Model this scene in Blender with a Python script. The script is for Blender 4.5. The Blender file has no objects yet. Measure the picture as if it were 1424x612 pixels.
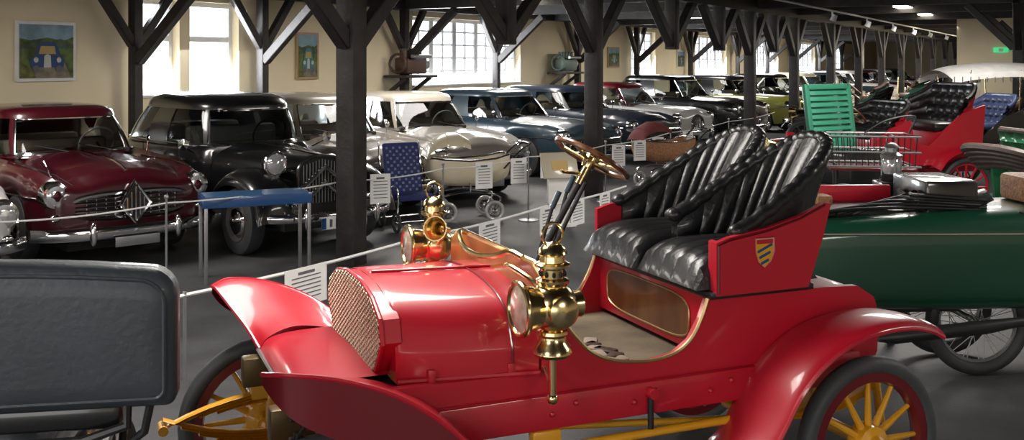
import bpy, bmesh, math, random
from mathutils import Vector, Matrix
random.seed(7)
pi=math.pi
scene=bpy.context.scene
V=Vector
# ---------------------------------------------------------------- materials
MATS={}
def mat(name,col,rough=.5,metal=0,coat=0,var=.08,scale=6,bump=0,bscale=60,emit=None,estr=0):
    if name in MATS: return MATS[name]
    m=bpy.data.materials.new(name); m.use_nodes=True
    nt=m.node_tree; bs=nt.nodes['Principled BSDF']
    tc=nt.nodes.new('ShaderNodeTexCoord')
    nz=nt.nodes.new('ShaderNodeTexNoise'); nz.inputs['Scale'].default_value=scale; nz.inputs['Detail'].default_value=4
    nt.links.new(tc.outputs['Object'],nz.inputs['Vector'])
    rp=nt.nodes.new('ShaderNodeValToRGB')
    c=col
    rp.color_ramp.elements[0].position=.3; rp.color_ramp.elements[1].position=.7
    rp.color_ramp.elements[0].color=(c[0]*(1-var),c[1]*(1-var),c[2]*(1-var),1)
    rp.color_ramp.elements[1].color=(min(1,c[0]*(1+var)),min(1,c[1]*(1+var)),min(1,c[2]*(1+var)),1)
    nt.links.new(nz.outputs['Fac'],rp.inputs['Fac']); nt.links.new(rp.outputs['Color'],bs.inputs['Base Color'])
    bs.inputs['Roughness'].default_value=rough; bs.inputs['Metallic'].default_value=metal
    bs.inputs['Coat Weight'].default_value=coat; bs.inputs['Coat Roughness'].default_value=.08
    if bump:
        n2=nt.nodes.new('ShaderNodeTexNoise'); n2.inputs['Scale'].default_value=bscale; n2.inputs['Detail'].default_value=5
        nt.links.new(tc.outputs['Object'],n2.inputs['Vector'])
        b=nt.nodes.new('ShaderNodeBump'); b.inputs['Strength'].default_value=bump; b.inputs['Distance'].default_value=.01
        nt.links.new(n2.outputs['Fac'],b.inputs['Height']); nt.links.new(b.outputs['Normal'],bs.inputs['Normal'])
    if emit:
        bs.inputs['Emission Color'].default_value=(*emit,1); bs.inputs['Emission Strength'].default_value=estr
    MATS[name]=m; return m
def wood(name,c1,c2,rough=.35,scale=3,coat=0):
    m=mat(name,c1,rough,0,coat); nt=m.node_tree; bs=nt.nodes['Principled BSDF']
    tc=nt.nodes.new('ShaderNodeTexCoord'); w=nt.nodes.new('ShaderNodeTexWave'); w.inputs['Scale'].default_value=scale
    w.inputs['Distortion'].default_value=7; w.inputs['Detail'].default_value=3
    mp=nt.nodes.new('ShaderNodeMapping'); mp.inputs['Scale'].default_value=(1,1,.25) 
    nt.links.new(tc.outputs['Object'],mp.inputs['Vector']); nt.links.new(mp.outputs['Vector'],w.inputs['Vector'])
    r=nt.nodes.new('ShaderNodeValToRGB'); r.color_ramp.elements[0].color=(*c1,1); r.color_ramp.elements[1].color=(*c2,1)
    nt.links.new(w.outputs['Fac'],r.inputs['Fac']); nt.links.new(r.outputs['Color'],bs.inputs['Base Color']); return m
def glassmat(name,tint,refl=.12):
    m=bpy.data.materials.new(name); m.use_nodes=True; nt=m.node_tree; nt.nodes.clear()
    o=nt.nodes.new('ShaderNodeOutputMaterial'); mx=nt.nodes.new('ShaderNodeMixShader')
    t=nt.nodes.new('ShaderNodeBsdfTransparent'); t.inputs['Color'].default_value=(*tint,1)
    g=nt.nodes.new('ShaderNodeBsdfGlossy'); g.inputs['Roughness'].default_value=.03
    lw=nt.nodes.new('ShaderNodeLayerWeight'); lw.inputs['Blend'].default_value=.35
    nt.links.new(lw.outputs['Fresnel'],mx.inputs['Fac']); nt.links.new(t.outputs[0],mx.inputs[1]); nt.links.new(g.outputs[0],mx.inputs[2])
    nt.links.new(mx.outputs[0],o.inputs['Surface']); MATS[name]=m; return m
def paint(name,c,r=.36,coat=.7): return mat(name,c,r,0,coat,.05,3)
RED=paint('paint_bright_red',(.47,.006,.022),.42,.5); REDD=paint('paint_deep_red_and_shade',(.14,.003,.009))
MAROON=paint('paint_maroon',(.045,.002,.006),.3,1); BLACKP=paint('paint_black',(.006,.006,.007),.3,1)
BEIGE=paint('paint_beige',(.23,.20,.16)); SAND=paint('paint_sand_grey',(.165,.15,.13)); CREAM=paint('paint_cream',(.52,.46,.35))
ROOFC=paint('paint_roof_pale',(.33,.30,.25))
SLATE=paint('paint_slate_blue',(.022,.042,.06)); NAVY=paint('paint_dark_blue',(.008,.014,.026)); WHITEP=paint('paint_white',(.5,.49,.47))
OLIVE=paint('paint_olive_yellow',(.22,.22,.04)); GREENP=paint('paint_racing_green',(.005,.055,.029)); GREENL=paint('paint_green_light',(.03,.18,.11))
GREENM=paint('paint_mid_green',(.012,.11,.045))
GREYP=paint('paint_grey',(.25,.26,.27)); SKYB=paint('paint_display_blue',(.01,.06,.19))
YEL=paint('paint_spring_yellow',(.72,.34,.012))
CHROME=mat('chrome',(.78,.78,.79),.10,1,0,.02); BRASS=mat('brass_polished',(.76,.60,.31),.20,1,0,.08,9)
STEEL=mat('steel_grey',(.35,.36,.37),.35,.8); DARKM=mat('dark_metal',(.03,.03,.032),.4,.5)
RUB=mat('tyre_rubber',(.035,.036,.038),.6,0,0,.15,8,.15,80); RUBG=mat('tyre_rubber_grey',(.055,.06,.065),.55,0,0,.15,8,.15,80)
LEA=mat('leather_black',(.011,.011,.012),.36,0,.18,.2,8,.35,35); LEAG=mat('leather_slate_grey',(.030,.038,.047),.5,0,.1,.2,4,.25,45)
LEABR=mat('leather_brown',(.05,.028,.02),.45,0,0,.2,8,.3,40); LEAB=mat('leather_blue',(.02,.03,.075),.4,0,.2,.1)
TAN=mat('interior_tan',(.26,.20,.15),.7); DKINT=mat('interior_dark',(.05,.045,.04),.7)
UNDER=mat('underbody_black',(.006,.006,.006),.8)
GLASS=glassmat('car_glass',(.66,.70,.70)); LENS=mat('headlamp_lens',(.6,.62,.63),.08,.5,1,.1,30)
LAMPG=mat('lamp_glass_warm',(.6,.5,.4),.06,.3,1,.3,20)
TIMB=mat('timber_dark',(.022,.018,.017),.55,0,0,.45,5,.6,18)
WALLM=mat('wall_plaster_cream',(.84,.72,.50),.9,0,0,.05,1.2,.1,30)
WHITE=mat('window_frame_white',(.70,.71,.72),.4); CEIL=mat('ceiling_dark_boards',(.045,.035,.028),.8,0,0,.3,2,.3,10)
FLOORM=mat('floor_asphalt',(.066,.067,.071),.55,0,0,.3,2.2,.25,40)
PANE=mat('window_daylight_pane',(.9,.95,1),.3,0,0,0,1,emit=(.90,.96,1.0),estr=1.5)
LAMPE=mat('lamp_diffuser',(.9,.9,.85),.4,0,0,0,1,emit=(1,.9,.75),estr=12)
PAPER=mat('paper_white',(.82,.82,.80),.7); INK=mat('printed_ink',(.12,.12,.13),.8)
MAHOG=wood('wood_mahogany',(.17,.065,.022),(.09,.03,.010),.3,5,.5); WOODD=wood('wood_dashboard',(.42,.17,.05),(.28,.10,.03),.3,5,.5)
WICK=mat('wicker_brown',(.30,.14,.06),.6,0,0,.4,40,.8,60)
ROPE=mat('rope_white',(.75,.75,.73),.6); OLB=mat('iron_olive_brown',(.13,.09,.035),.4,.5)
MATT=mat('floor_mat_brown',(.13,.10,.065),.8,0,0,.3,6,.3,50)
YB=mat('brass_trim_matt',(.60,.44,.22),.35,.9); BLUE=mat('blue_check_cloth',(.03,.04,.16),.8,0,0,.2,30)
CHK=mat('check_cloth_pale',(.22,.24,.36),.8)
REDC=mat('cloth_dark_red',(.12,.02,.02),.8); CANV=mat('canopy_cloth_pale',(.85,.84,.81),.8)
EXG=mat('exit_sign_green',(.02,.35,.12),.5,emit=(.05,.8,.3),estr=.6)
# ---------------------------------------------------------------- geometry
def p_box(s,bev=0,seg=2):
    bm=bmesh.new(); bmesh.ops.create_cube(bm,size=1)
    for v in bm.verts: v.co=V((v.co.x*s[0],v.co.y*s[1],v.co.z*s[2]))
    if bev: bmesh.ops.bevel(bm,geom=bm.edges[:],offset=bev,segments=seg,profile=.5,affect='EDGES')
    bm.verts.ensure_lookup_table()
    r=([v.co.copy() for v in bm.verts],[[v.index for v in f.verts] for f in bm.faces]); bm.free(); return r
def p_grid(rows,cu=False,cv=False,cap0=False,cap1=False):
    n=len(rows);m=len(rows[0]); vs=[V(p) for r in rows for p in r]; fs=[]
    for i in range(n if cu else n-1):
        for j in range(m if cv else m-1):
            a=i*m+j;b=i*m+(j+1)%m;c=((i+1)%n)*m+(j+1)%m;d=((i+1)%n)*m+j
            fs.append([a,b,c,d])
    if cap0: fs.append(list(range(m))[::-1])
    if cap1: fs.append([(n-1)*m+j for j in range(m)])
    return vs,fs
def frame(d):
    d=d.normalized(); up=V((0,0,1)) if abs(d.z)<.9 else V((1,0,0))
    x=d.cross(up).normalized(); y=x.cross(d).normalized(); return x,y
def p_tube(pts,r,seg=8,closed=False,ry=None,cap=True):
    pts=[V(p) for p in pts]; rows=[]; n=len(pts); px=None
    for i,p in enumerate(pts):
        if closed: d=pts[(i+1)%n]-pts[i-1]
        else: d=pts[min(i+1,n-1)]-pts[max(i-1,0)]
        d.normalize()
        if px is None: x,y=frame(d)
        else:
            x=(px-d*px.dot(d)).normalized(); y=x.cross(d).normalized()
        px=x
        rr=r[i] if isinstance(r,(list,tuple)) else r
        r2=ry if ry else rr
        rows.append([p+x*rr*math.cos(2*pi*k/seg)+y*r2*math.sin(2*pi*k/seg) for k in range(seg)])
    return p_grid(rows,cu=closed,cv=True,cap0=cap and not closed,cap1=cap and not closed)
def p_lathe(prof,seg=20):
    return p_grid([[V((r*math.cos(2*pi*k/seg),r*math.sin(2*pi*k/seg),z)) for k in range(seg)] for r,z in prof],cv=True)
def p_torus(R,r,s1=28,s2=8,rz=None):
    rz=rz or r
    return p_grid([[V(((R+r*math.cos(b))*math.cos(a),(R+r*math.cos(b))*math.sin(a),rz*math.sin(b))) for b in [2*pi*k/s2 for k in range(s2)]] for a in [2*pi*i/s1 for i in range(s1)]],cu=True,cv=True)
def p_ell(rx,ry,rz,s1=16,s2=10):
    return p_grid([[V((rx*math.sin(t)*math.cos(p),ry*math.sin(t)*math.sin(p),rz*math.cos(t))) for p in [2*pi*k/s1 for k in range(s1)]] for t in [pi*(i+.001)/(s2+.002) for i in range(s2+1)]],cv=True)
def p_prism(poly,y0,y1):
    n=len(poly); vs=[V((p[0],y0,p[1])) for p in poly]+[V((p[0],y1,p[1])) for p in poly]
    fs=[[i,(i+1)%n,n+(i+1)%n,n+i] for i in range(n)]+[list(range(n))[::-1],[n+i for i in range(n)]]
    return vs,fs
def crv(pts,n=6):
    pts=[V(p) for p in pts]; out=[]
    for i in range(len(pts)-1):
        p0=pts[i-1] if i>0 else pts[0]*2-pts[1]; p1=pts[i];p2=pts[i+1]; p3=pts[i+2] if i+2<len(pts) else pts[-1]*2-pts[-2]
        for k in range(n):
            t=k/n; out.append(.5*((2*p1)+(p2-p0)*t+(2*p0-5*p1+4*p2-p3)*t*t+(3*p1-p0-3*p2+p3)*t**3))
    out.append(pts[-1]); return out
def cgrid(rows,nu=4,nv=4):
    rr=[crv(r,nv) for r in rows]; cols=[crv([r[j] for r in rr],nu) for j in range(len(rr[0]))]
    return [[c[i] for c in cols] for i in range(len(cols[0]))]
def interp(tab,x):
    if x<=tab[0][0]: return tab[0][1]
    for (a,b),(c,d) in zip(tab,tab[1:]):
        if x<=c:
            t=(x-a)/(c-a)
            return b+(d-b)*t
    return tab[-1][1]
def T(x=0,y=0,z=0): return Matrix.Translation((x,y,z))
def R(ax,deg): return Matrix.Rotation(math.radians(deg),4,ax)
def S(x,y,z): return Matrix.Diagonal((x,y,z,1))
def align(p,d):
    d=V(d).normalized(); q=V((0,0,1)).rotation_difference(d); return Matrix.Translation(p)@q.to_matrix().to_4x4()
class B:
    def __init__(s,name,M=None):
        s.name=name; s.M=M or Matrix.Identity(4); s.v=[];s.f=[];s.mi=[];s.ms=[]
    def add(s,g,m,M=None):
        vs,fs=g; o=len(s.v)
        if m not in s.ms: s.ms.append(m)
        k=s.ms.index(m)
        s.v+= [(M@v if M else v) for v in vs]
        s.f+=[[i+o for i in f] for f in fs]; s.mi+=[k]*len(fs); return s
    def box(s,c,sz,m,bev=0,rot=None):
        M=T(*c)
        if rot: M=M@rot
        return s.add(p_box(sz,bev),m,M)
    def tube(s,pts,r,m,seg=8,**k): return s.add(p_tube(pts,r,seg,**k),m)
    def cyl(s,p0,p1,r,m,seg=14): return s.add(p_tube([p0,p1],r,seg),m)
    def done(s,ang=38):
        me=bpy.data.meshes.new(s.name); me.from_pydata([tuple(v) for v in s.v],[],s.f)
        for m in s.ms: me.materials.append(m)
        me.polygons.foreach_set('material_index',s.mi); me.polygons.foreach_set('use_smooth',[True]*len(s.f))
        bm=bmesh.new(); bm.from_mesh(me); bmesh.ops.remove_doubles(bm,verts=bm.verts,dist=.00005)
        bmesh.ops.recalc_face_normals(bm,faces=bm.faces); bm.to_mesh(me); bm.free()
        me.set_sharp_from_angle(angle=math.radians(ang)); me.update()
        o=bpy.data.objects.new(s.name,me); scene.collection.objects.link(o); o.matrix_world=s.M; return o
def basis(loc,x,y):
    M=Matrix(((x[0],y[0],0,loc[0]),(x[1],y[1],0,loc[1]),(0,0,1,loc[2] if len(loc)>2 else 0),(0,0,0,1))); return M
def head(loc,deg):
    a=math.radians(deg); return basis(loc,(math.cos(a),math.sin(a)),(-math.sin(a),math.cos(a)))
# ---------------------------------------------------------------- hall
U=(.4905,.8714);N=(-.8714,.4905)
HM=basis((0,0,0),U,N)
def uw(u,n,z=0): return V((U[0]*u+N[0]*n,U[1]*u+N[1]*n,z))
NW=13.0; CZ=3.35; UE=78
b=B('floor',HM); b.box((35,2,-.05),(90,24,.1),FLOORM); b.done()
b=B('ceiling',HM); b.box((35,2,CZ+.05),(90,24,.1),CEIL)
b.done()
wins=[(10.95,11.85,2,3),(12.07,13.2,2,3),(18.55,23.55,10,5),(31.2,33.4,4,5),(37.6,41.6,8,5),(46,50,8,5),(54,58,8,5),(62,66,6,4),(70,73,6,4)]
ZS,ZT=1.40,2.96
b=B('wall_left',HM)
def seg(b,u0,u1,z0,z1,n0=NW,n1=NW+.4,m=WALLM): b.box(((u0+u1)/2,(n0+n1)/2,(z0+z1)/2),(u1-u0,n1-n0,z1-z0),m)
seg(b,-9,UE,0,ZS); seg(b,-9,UE,ZT,CZ); pu=-9
for w in wins: seg(b,pu,w[0],ZS,ZT); pu=w[1]
seg(b,pu,UE,ZS,ZT); b.done()
for i,(u0,u1,nc,nr) in enumerate(wins):
    b=B('window_%d'%(i+1),HM); n=NW+.2
    seg(b,u0,u1,ZS,ZT,n+.04,n+.05,PANE)
    for (a,c,d,e) in [(u0,u1,ZS,ZS+.08),(u0,u1,ZT-.08,ZT),(u0,u0+.08,ZS,ZT),(u1-.08,u1,ZS,ZT)]: seg(b,a,c,d,e,n-.04,n+.03,WHITE)
    seg(b,u0,u1,ZS-.03,ZS+.01,NW-.06,n,WHITE)
    for k in range(1,nc):
        u=u0+(u1-u0)*k/nc; t=.08 if (nc>2 and k%2==0) else (.022 if nc>2 else .03)
        if nc==2: continue
        seg(b,u-t,u+t,ZS,ZT,n-.03,n+.02,WHITE)
    if nc==2: seg(b,u0,u1,2.28,2.37,n-.03,n+.02,WHITE); u=(u0+u1)/2
    else:
        for k in range(1,nr):
            z=ZS+(ZT-ZS)*k/nr; seg(b,u0,u1,z-.016,z+.016,n-.02,n+.02,WHITE)
    b.done()
b=B('wall_end',HM); b.box((33.2,-2.9,CZ/2),(.3,12.2,CZ),WALLM); b.done()
b=B('wall_right',HM); b.box((12,-9.2,CZ/2),(43,.3,CZ),WALLM); b.box((56,3.05,CZ/2),(45,.3,CZ),WALLM); b.done()
b=B('wall_far',HM); b.box((UE,8,CZ/2),(.3,11,CZ),WALLM); b.done()
b=B('baseboard_left',HM); seg(b,-9,UE,0,.12,NW-.03,NW,TIMB); b.done()
# timber frame
def brace(b,p,q,t=.16):
    p=V(p);q=V(q);d=q-p; ln=d.length; x=d.normalized(); y=V((0,0,1)).cross(x)
    if y.length<.01: y=V((0,1,0))
    y.normalize(); z=x.cross(y)
    M=Matrix(((x.x,y.x,z.x,(p.x+q.x)/2),(x.y,y.y,z.y,(p.y+q.y)/2),(x.z,y.z,z.z,(p.z+q.z)/2),(0,0,0,1)))
    b.add(p_box((ln,t,t*1.15),.012,1),TIMB,M)
NA=6.08; BZ=3.05
postsA=[7.66,13.2,21.1,24.9,29.1,33.2,37.5,42,47,52,57,62,68]; stubs=[10.65,16.4,-1,2.0]
postsB=[4.5,10.72,13.5,17.85,21.8,26.5,31,36.3,42.3,47,52,58,64]
for u in postsA:
    b=B('timber_post',HM)
    b.box((u,NA,CZ/2),(.215,.215,CZ),TIMB,.015)
    for s in (-1,1):
        brace(b,(u+s*.08,NA,2.12),(u+s*1.1,NA,BZ),.14)
    b.done()
for u in postsB:
    b=B('timber_post',HM)
    b.box((u,12.72,CZ/2),(.16,.16,CZ),TIMB,.012)
    for s in (-1,1): brace(b,(u+s*.05,12.72,2.2),(u+s*.75,12.72,3.1),.12)
    if u>5: brace(b,(u,12.66,1.95),(u,11.4,3.05),.14)
    b.done()
for n in (1.0,-4.5):
    for u in ([21.5,26.2,31] if n>0 else [24,30]):
        b=B('timber_post',HM)
        b.box((u,n,CZ/2),(.2,.2,CZ),TIMB,.012)
        for s in (-1,1):
            brace(b,(u+s*.08,n,2.2),(u+s*.9,n,BZ),.12); brace(b,(u,n+s*.08,2.2),(u,n+s*.9,BZ),.12)
        b.done()
b=B('timber_ceiling_beams',HM)
for u in stubs+[19.0,23]:
    b.box((u,NA,(CZ+2.15)/2),(.2,.2,CZ-2.15),TIMB,.015)
    for s in (-1,1): brace(b,(u+s*.06,NA,2.25),(u+s*1.1,NA,BZ),.14)
b.box((31,NA,3.15),(80,.22,.3),TIMB)
b.box((31,12.72,3.2),(80,.2,.26),TIMB)
for u in [-3,2,7.66,10.72,13.4,17.85,21.4,24.9,29.1,33.2,37.5,42,47,52,57,62]:
    n0=-9 if u<33 else 3.2
    b.box((u,(13+n0)/2,3.2),(.2,13-n0,.26),TIMB)
b.done()
b=B('track_light_rail',HM)
b.cyl((8,4.56,3.02),(60,4.56,3.02),.022,WHITE)
for u in [22,26,30,34,38,43,48,54]:
    b.cyl((u,4.56,3.0),(u,4.56,2.9),.02,WHITE); b.add(p_lathe([(0,0),(.05,0),(.07,-.14),(.06,-.14),(.04,-.02)],12),WHITE,T(u,4.5,2.93)@R('X',25))
b.done()
# ceiling lamps: first row in view, the others added for fill
lampw=[(24.6,3.5),(29,3.55),(34,3.8),(39.5,3.9),(45.5,4),(52,4),(17.5,9.5),(12.5,8.6),(27,9.5),(35,9.5),(43,9.5),(4,3.2),(-2,2),(10,1.2),(16,1),(5,9),(8,-3),(0,-4),(-4,6)]
for i,(u,n) in enumerate(lampw):
    b=B('ceiling_lamp_and_fill',HM); b.box((u,n,3.23),(1.3,.36,.07),WHITE,.01); b.box((u,n,3.185),(1.22,.3,.03),LAMPE); b.done()
    l=bpy.data.lights.new('lamp_fill_light','AREA'); l.shape='RECTANGLE'; l.size=2.0;l.size_y=1.2; l.energy=108 if u<20 else 90; l.color=(1,.95,.89)
    o=bpy.data.objects.new('ceiling_lamp_fill_light',l); scene.collection.objects.link(o); o.location=uw(u,n,3.0); o.rotation_euler=(0,0,math.atan2(U[1],U[0]))
for (u,z,w,e) in [(12.1,2.2,2.2,210),(21,2.2,5,320),(32.3,2.2,2.2,150),(39.6,2.2,4,250),(48,2.2,4,250),(56,2.2,4,200)]:
    l=bpy.data.lights.new('window_light','AREA'); l.shape='RECTANGLE'; l.size=w;l.size_y=1.4; l.energy=e; l.color=(.93,.97,1)
    o=bpy.data.objects.new('window_daylight',l); scene.collection.objects.link(o)
    zc=V((N[0],N[1],.0)).normalized(); o.location=uw(u,NW-.02,z)
    o.rotation_euler=(-V((-zc.x,-zc.y,-.35)).normalized()).to_track_quat('Z','Y').to_euler()
w=bpy.data.worlds.new('world'); scene.world=w; w.use_nodes=True
bg=w.node_tree.nodes['Background']; bg.inputs[0].default_value=(1,.98,.96,1); bg.inputs[1].default_value=2.5
# ---------------------------------------------------------------- saloon cars
def carwheel(b,x,y,R0=.33,rim=STEEL,side=1):
    M=T(x,y,R0)@R('X',-90*side)
    b.add(p_lathe([(R0*.62,-.08),(R0*.85,-.09),(R0*.97,-.07),(R0,-.03),(R0,.03),(R0*.97,.07),(R0*.85,.09),(R0*.62,.08)],32),RUB,M)
    b.add(p_lathe([(R0*.63,.07),(R0*.6,.085),(R0*.5,.05),(R0*.35,.055)],28),rim,M)
    b.add(p_lathe([(R0*.42,.055),(R0*.38,.085),(R0*.2,.11),(0.001,.12)],24),CHROME,M)
def ringpt(cx,a,w,z,ph,p=4.5):
    c=math.cos(ph);s=math.sin(ph)
    return V((cx+a*math.copysign(abs(c)**(2/p),c),w*math.copysign(abs(s)**(2/p),s),z))
def greenhouse(b,belt,Ht,xf,xr,xf2,xr2,wb,wt,roofm,p=4.5,pil=None,dome=0):
    nb=64; phs=[2*pi*k/nb for k in range(nb)]
    cb=((xf+xr)/2,(xf-xr)/2); ct=((xf2+xr2)/2,(xf2-xr2)/2); zt=Ht-.1-dome
    def pt(ph,t,o=0):
        A=ringpt(cb[0],cb[1]+o,wb+o,belt,ph,p); C=ringpt(ct[0],ct[1]+o,wt+o,zt,ph,p)
        q=A.lerp(C,t); bul=.03*math.sin(pi*t); q.x+=bul*math.cos(ph)*.5; q.y+=bul*math.sin(ph); return q
    b.add(p_grid([[pt(ph,t) for ph in phs] for t in (0,.25,.5,.75,1)],cv=True),GLASS)
    rows=[[pt(ph,.93,.012) for ph in phs],[pt(ph,1.0,.022) for ph in phs]]
    for f,z in ((.985,Ht-.07-dome*.8),(.93,Ht-.04-dome*.5),(.8,Ht-.015-dome*.22),(.5,Ht-.003-dome*.05),(.05,Ht)):
        rows.append([ringpt(ct[0],(ct[1]+.02)*f,(wt+.02)*f,z,ph,p-.8*(1-f)) for ph in phs])
    b.add(p_grid(rows,cv=True,cap1=True),roofm)
    b.add(p_grid([[pt(ph,0,.012) for ph in phs],[pt(ph,.06,.012) for ph in phs]],cv=True),roofm)
    for (d0,d1) in (pil or [(37,44),(86,91),(130,148)]):
        for sg in (1,-1):
            rows=[[pt(math.radians(sg*(d0+(d1-d0)*k/4)),t,.013) for k in range(5)] for t in (0,.33,.66,1)]
            b.add(p_grid(rows),roofm)
    b.tube([pt(ph,.07,.016) for ph in phs],.008,CHROME,5,closed=True)
    ws=[pt(math.radians(a),.1,.016) for a in range(-37,38,6)]+[pt(math.radians(a),.91,.016) for a in range(37,-38,-6)]
    b.tube(ws,.010,CHROME,5,closed=True)
def bumper(b,L,W,z,x,sgn=1,h=.06,guards=True):
    pts=[]
    for k in range(-12,13):
        t=k/12; pts.append(V((sgn*(x-.22*abs(t)**4-.04*t*t),t*W/2*1.0,z)))
    rows=[]
    for p in pts: rows.append([p+V((sgn*.035*math.cos(a),0,h*math.sin(a))) for a in [2*pi*k/10 for k in range(10)]])
    b.add(p_grid(rows,cv=True,cap0=True,cap1=True),CHROME)
    if guards:
        for y in (-.4,.4): b.add(p_ell(.04,.035,.11),CHROME,T(sgn*(x+.02),y,z))
def saloon(name,loc,hd,L=4.4,W=1.72,Ht=1.48,hood=.92,trunk=.9,body=BEIGE,roof=None,grille='bars',hl=.1,intr=TAN,belt=None):
    b=B(name,head(loc,hd)); roof=roof or body; N0=88; wb=L*.59/2; xw=(wb-.02+.05,-wb+.03)
    tab=[(-1,.60),(-.985,.72),(-.93,trunk-.07),(-.8,trunk-.01),(-.5,trunk+.03),(.1,hood+.03),(.28,hood+.015),(.6,hood-.01),(.8,hood-.03),(.92,hood-.08),(.985,hood-.16),(1,hood-.22)]
    def wid(s): return W/2*(1-(abs(s)*.988)**9)**(1/9)*(1-.07*max(0,s)**2-.06*max(0,-s)**2)
    rows=[]
    for i in range(N0+1):
        s=-1+2*i/N0; s=math.sin(s*pi/2)*.5+s*.5
        x=s*L/2
        w=wid(s)
        zt=interp(tab,s); zb=.25+.12*max(0,abs(s)-.85)/.15
        for xx in xw:
            dx=x-xx; ra=.375
            if abs(dx)<ra: zb=max(zb,.32+math.sqrt(ra*ra-dx*dx)*.93)
        zb=min(zb,zt-.05); h=zt-zb
        hv=.055 if s>.15 else .015; cc=.045 if s>.15 else .03
        ft=max(0,(s-.93)/.07); hv*=1-ft
        pr=[(.93,zb),(.975,zb+.25*h),(1,zb+.5*h),(.995,zb+.7*h),(.97,zb+.86*h),(.92,zb+.96*h),(.86,zt+.0),(.78,zt-hv*.5),(.68,zt-hv),(.55,zt-hv*.2),(.3,zt+cc*.8),(0,zt+cc)]
        half=[V((x,w*a,z)) for a,z in pr]
        rows.append(half+[V((v.x,-v.y,v.z)) for v in half[-2::-1]])
    b.add(p_grid(rows,cap0=True,cap1=True),body)
    b.box((0,0,.33),(L*.93,W*.62,.3),UNDER); 
    for xx in xw: b.box((xx,0,.5),(.8,W*.9,.3),UNDER)
    for sg in (1,-1): b.tube([V((s*L/2,sg*wid(s)*.68,interp(tab,s)-.05*(1-max(0,(s-.93)/.07))+.001)) for s in [.3+.05*k for k in range(14)]],.004,UNDER,4)
    bl=belt or hood+.0
    greenhouse(b,bl,Ht,.17*L,-.37*L,.075*L,-.27*L,W*.415,W*.35,roof)
    for xx in xw:
        for sg in (1,-1): carwheel(b,xx,sg*(W/2-.15),.33,body,sg)
    for sg in (1,-1):
        y=sg*W*.385; x=L/2-.10; z=hood-.23
        b.add(p_ell(.45,.145,.14),body,T(x-.33,y,z+.0))
        b.add(p_lathe([(hl+.03,-.1),(hl+.025,.0),(hl+.015,.03),(hl-.01,.035)],24),CHROME,T(x+.03,y,z)@R('Y',90))
        b.add(p_lathe([(hl,.025),(hl*.8,.045),(hl*.4,.06),(.001,.065)],24),LENS,T(x+.03,y,z)@R('Y',90))
        b.add(p_ell(.03,.05,.035),CHROME,T(L/2-.02,y*1.02,z-.2))
    gx=L/2+.0; gz=.54
    if grille=='diamond':
        gx+=.02; gz=.60; WG=.56
        pts=[V((gx-.07*abs(math.cos(a))**2+.02,WG*math.copysign(abs(math.cos(a))**.6,math.cos(a)),gz+.12*math.copysign(abs(math.sin(a))**.8,math.sin(a)))) for a in [2*pi*k/40 for k in range(40)]]
        b.add((pts,[list(range(40))]),UNDER); b.tube(pts,.022,CHROME,6,closed=True)
        for k in range(-2,3): b.tube([V((gx+.035-.07*(y/WG)**2,y,gz+k*.04)) for y in [-WG*.93+WG*.186*j for j in range(11)]],.011,CHROME,5)
        for k in range(-6,7): b.cyl((gx+.03-.07*(k*.084/WG)**2,k*.084,gz-.1),(gx+.03-.07*(k*.084/WG)**2,k*.084,gz+.1),.006,CHROME,5)
        dm=[(gx+.05,0,gz+.22),(gx+.09,.14,gz+.01),(gx+.08,0,gz-.18),(gx+.09,-.14,gz+.01)]
        b.add(([V(p) for p in dm],[[0,1,2,3]]),DARKM); b.tube(dm,.020,CHROME,6,closed=True)
        for k in (-.08,-.04,0,.04,.08): b.cyl((gx+.09,k,gz+.01-.16+abs(k)*1.3),(gx+.085,k,gz+.01+.16-abs(k)*1.3),.010,CHROME,5)
        b.tube([V((s*L/2,0,interp(tab,s)+.05)) for s in [.35+.045*k for k in range(14)]],.013,CHROME,6)
        for sg in (1,-1): b.tube([V((L/2*s,sg*W*(.385-.3*max(0,.9-s)),interp(tab,s)+.012)) for s in [.55+.04*k for k in range(10)]],.008,CHROME,5)
    elif grille in('bars','wide'):
        wd=.62 if grille=='wide' else .48; hh=.1
        b.box((gx-.0,0,gz),(.03,wd*2,hh*2),UNDER)
        b.tube([(gx+.03,-wd,gz-hh),(gx+.03,wd,gz-hh),(gx+.03,wd+.04,gz),(gx+.03,wd,gz+hh),(gx+.03,-wd,gz+hh),(gx+.03,-wd-.04,gz)],.015,CHROME,6,closed=True)
        for k in range(-2,3): b.cyl((gx+.03,-wd,gz+k*.036),(gx+.03,wd,gz+k*.036),.008,CHROME,5)
        for k in range(-9,10): b.cyl((gx+.025,k*wd/10,gz-hh),(gx+.025,k*wd/10,gz+hh),.006,CHROME,5)
    elif grille=='oval':
        for k in range(7):
            hh=.17-.012*abs(k-3)**2; y=(k-3)*.06
            b.cyl((gx+.01,y,gz-hh*.9),(gx+.0,y,gz+hh),.012,CHROME,6)
        pts=[V((gx+.005,.24*math.cos(a),gz+.2*math.sin(a))) for a in [2*pi*k/24 for k in range(24)]]
        b.add((pts,[list(range(24))]),UNDER); b.tube(pts,.02,CHROME,6,closed=True)
    bumper(b,L,W,.36,L/2+.11); bumper(b,L,W,.38,L/2+.09,-1)
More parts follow.
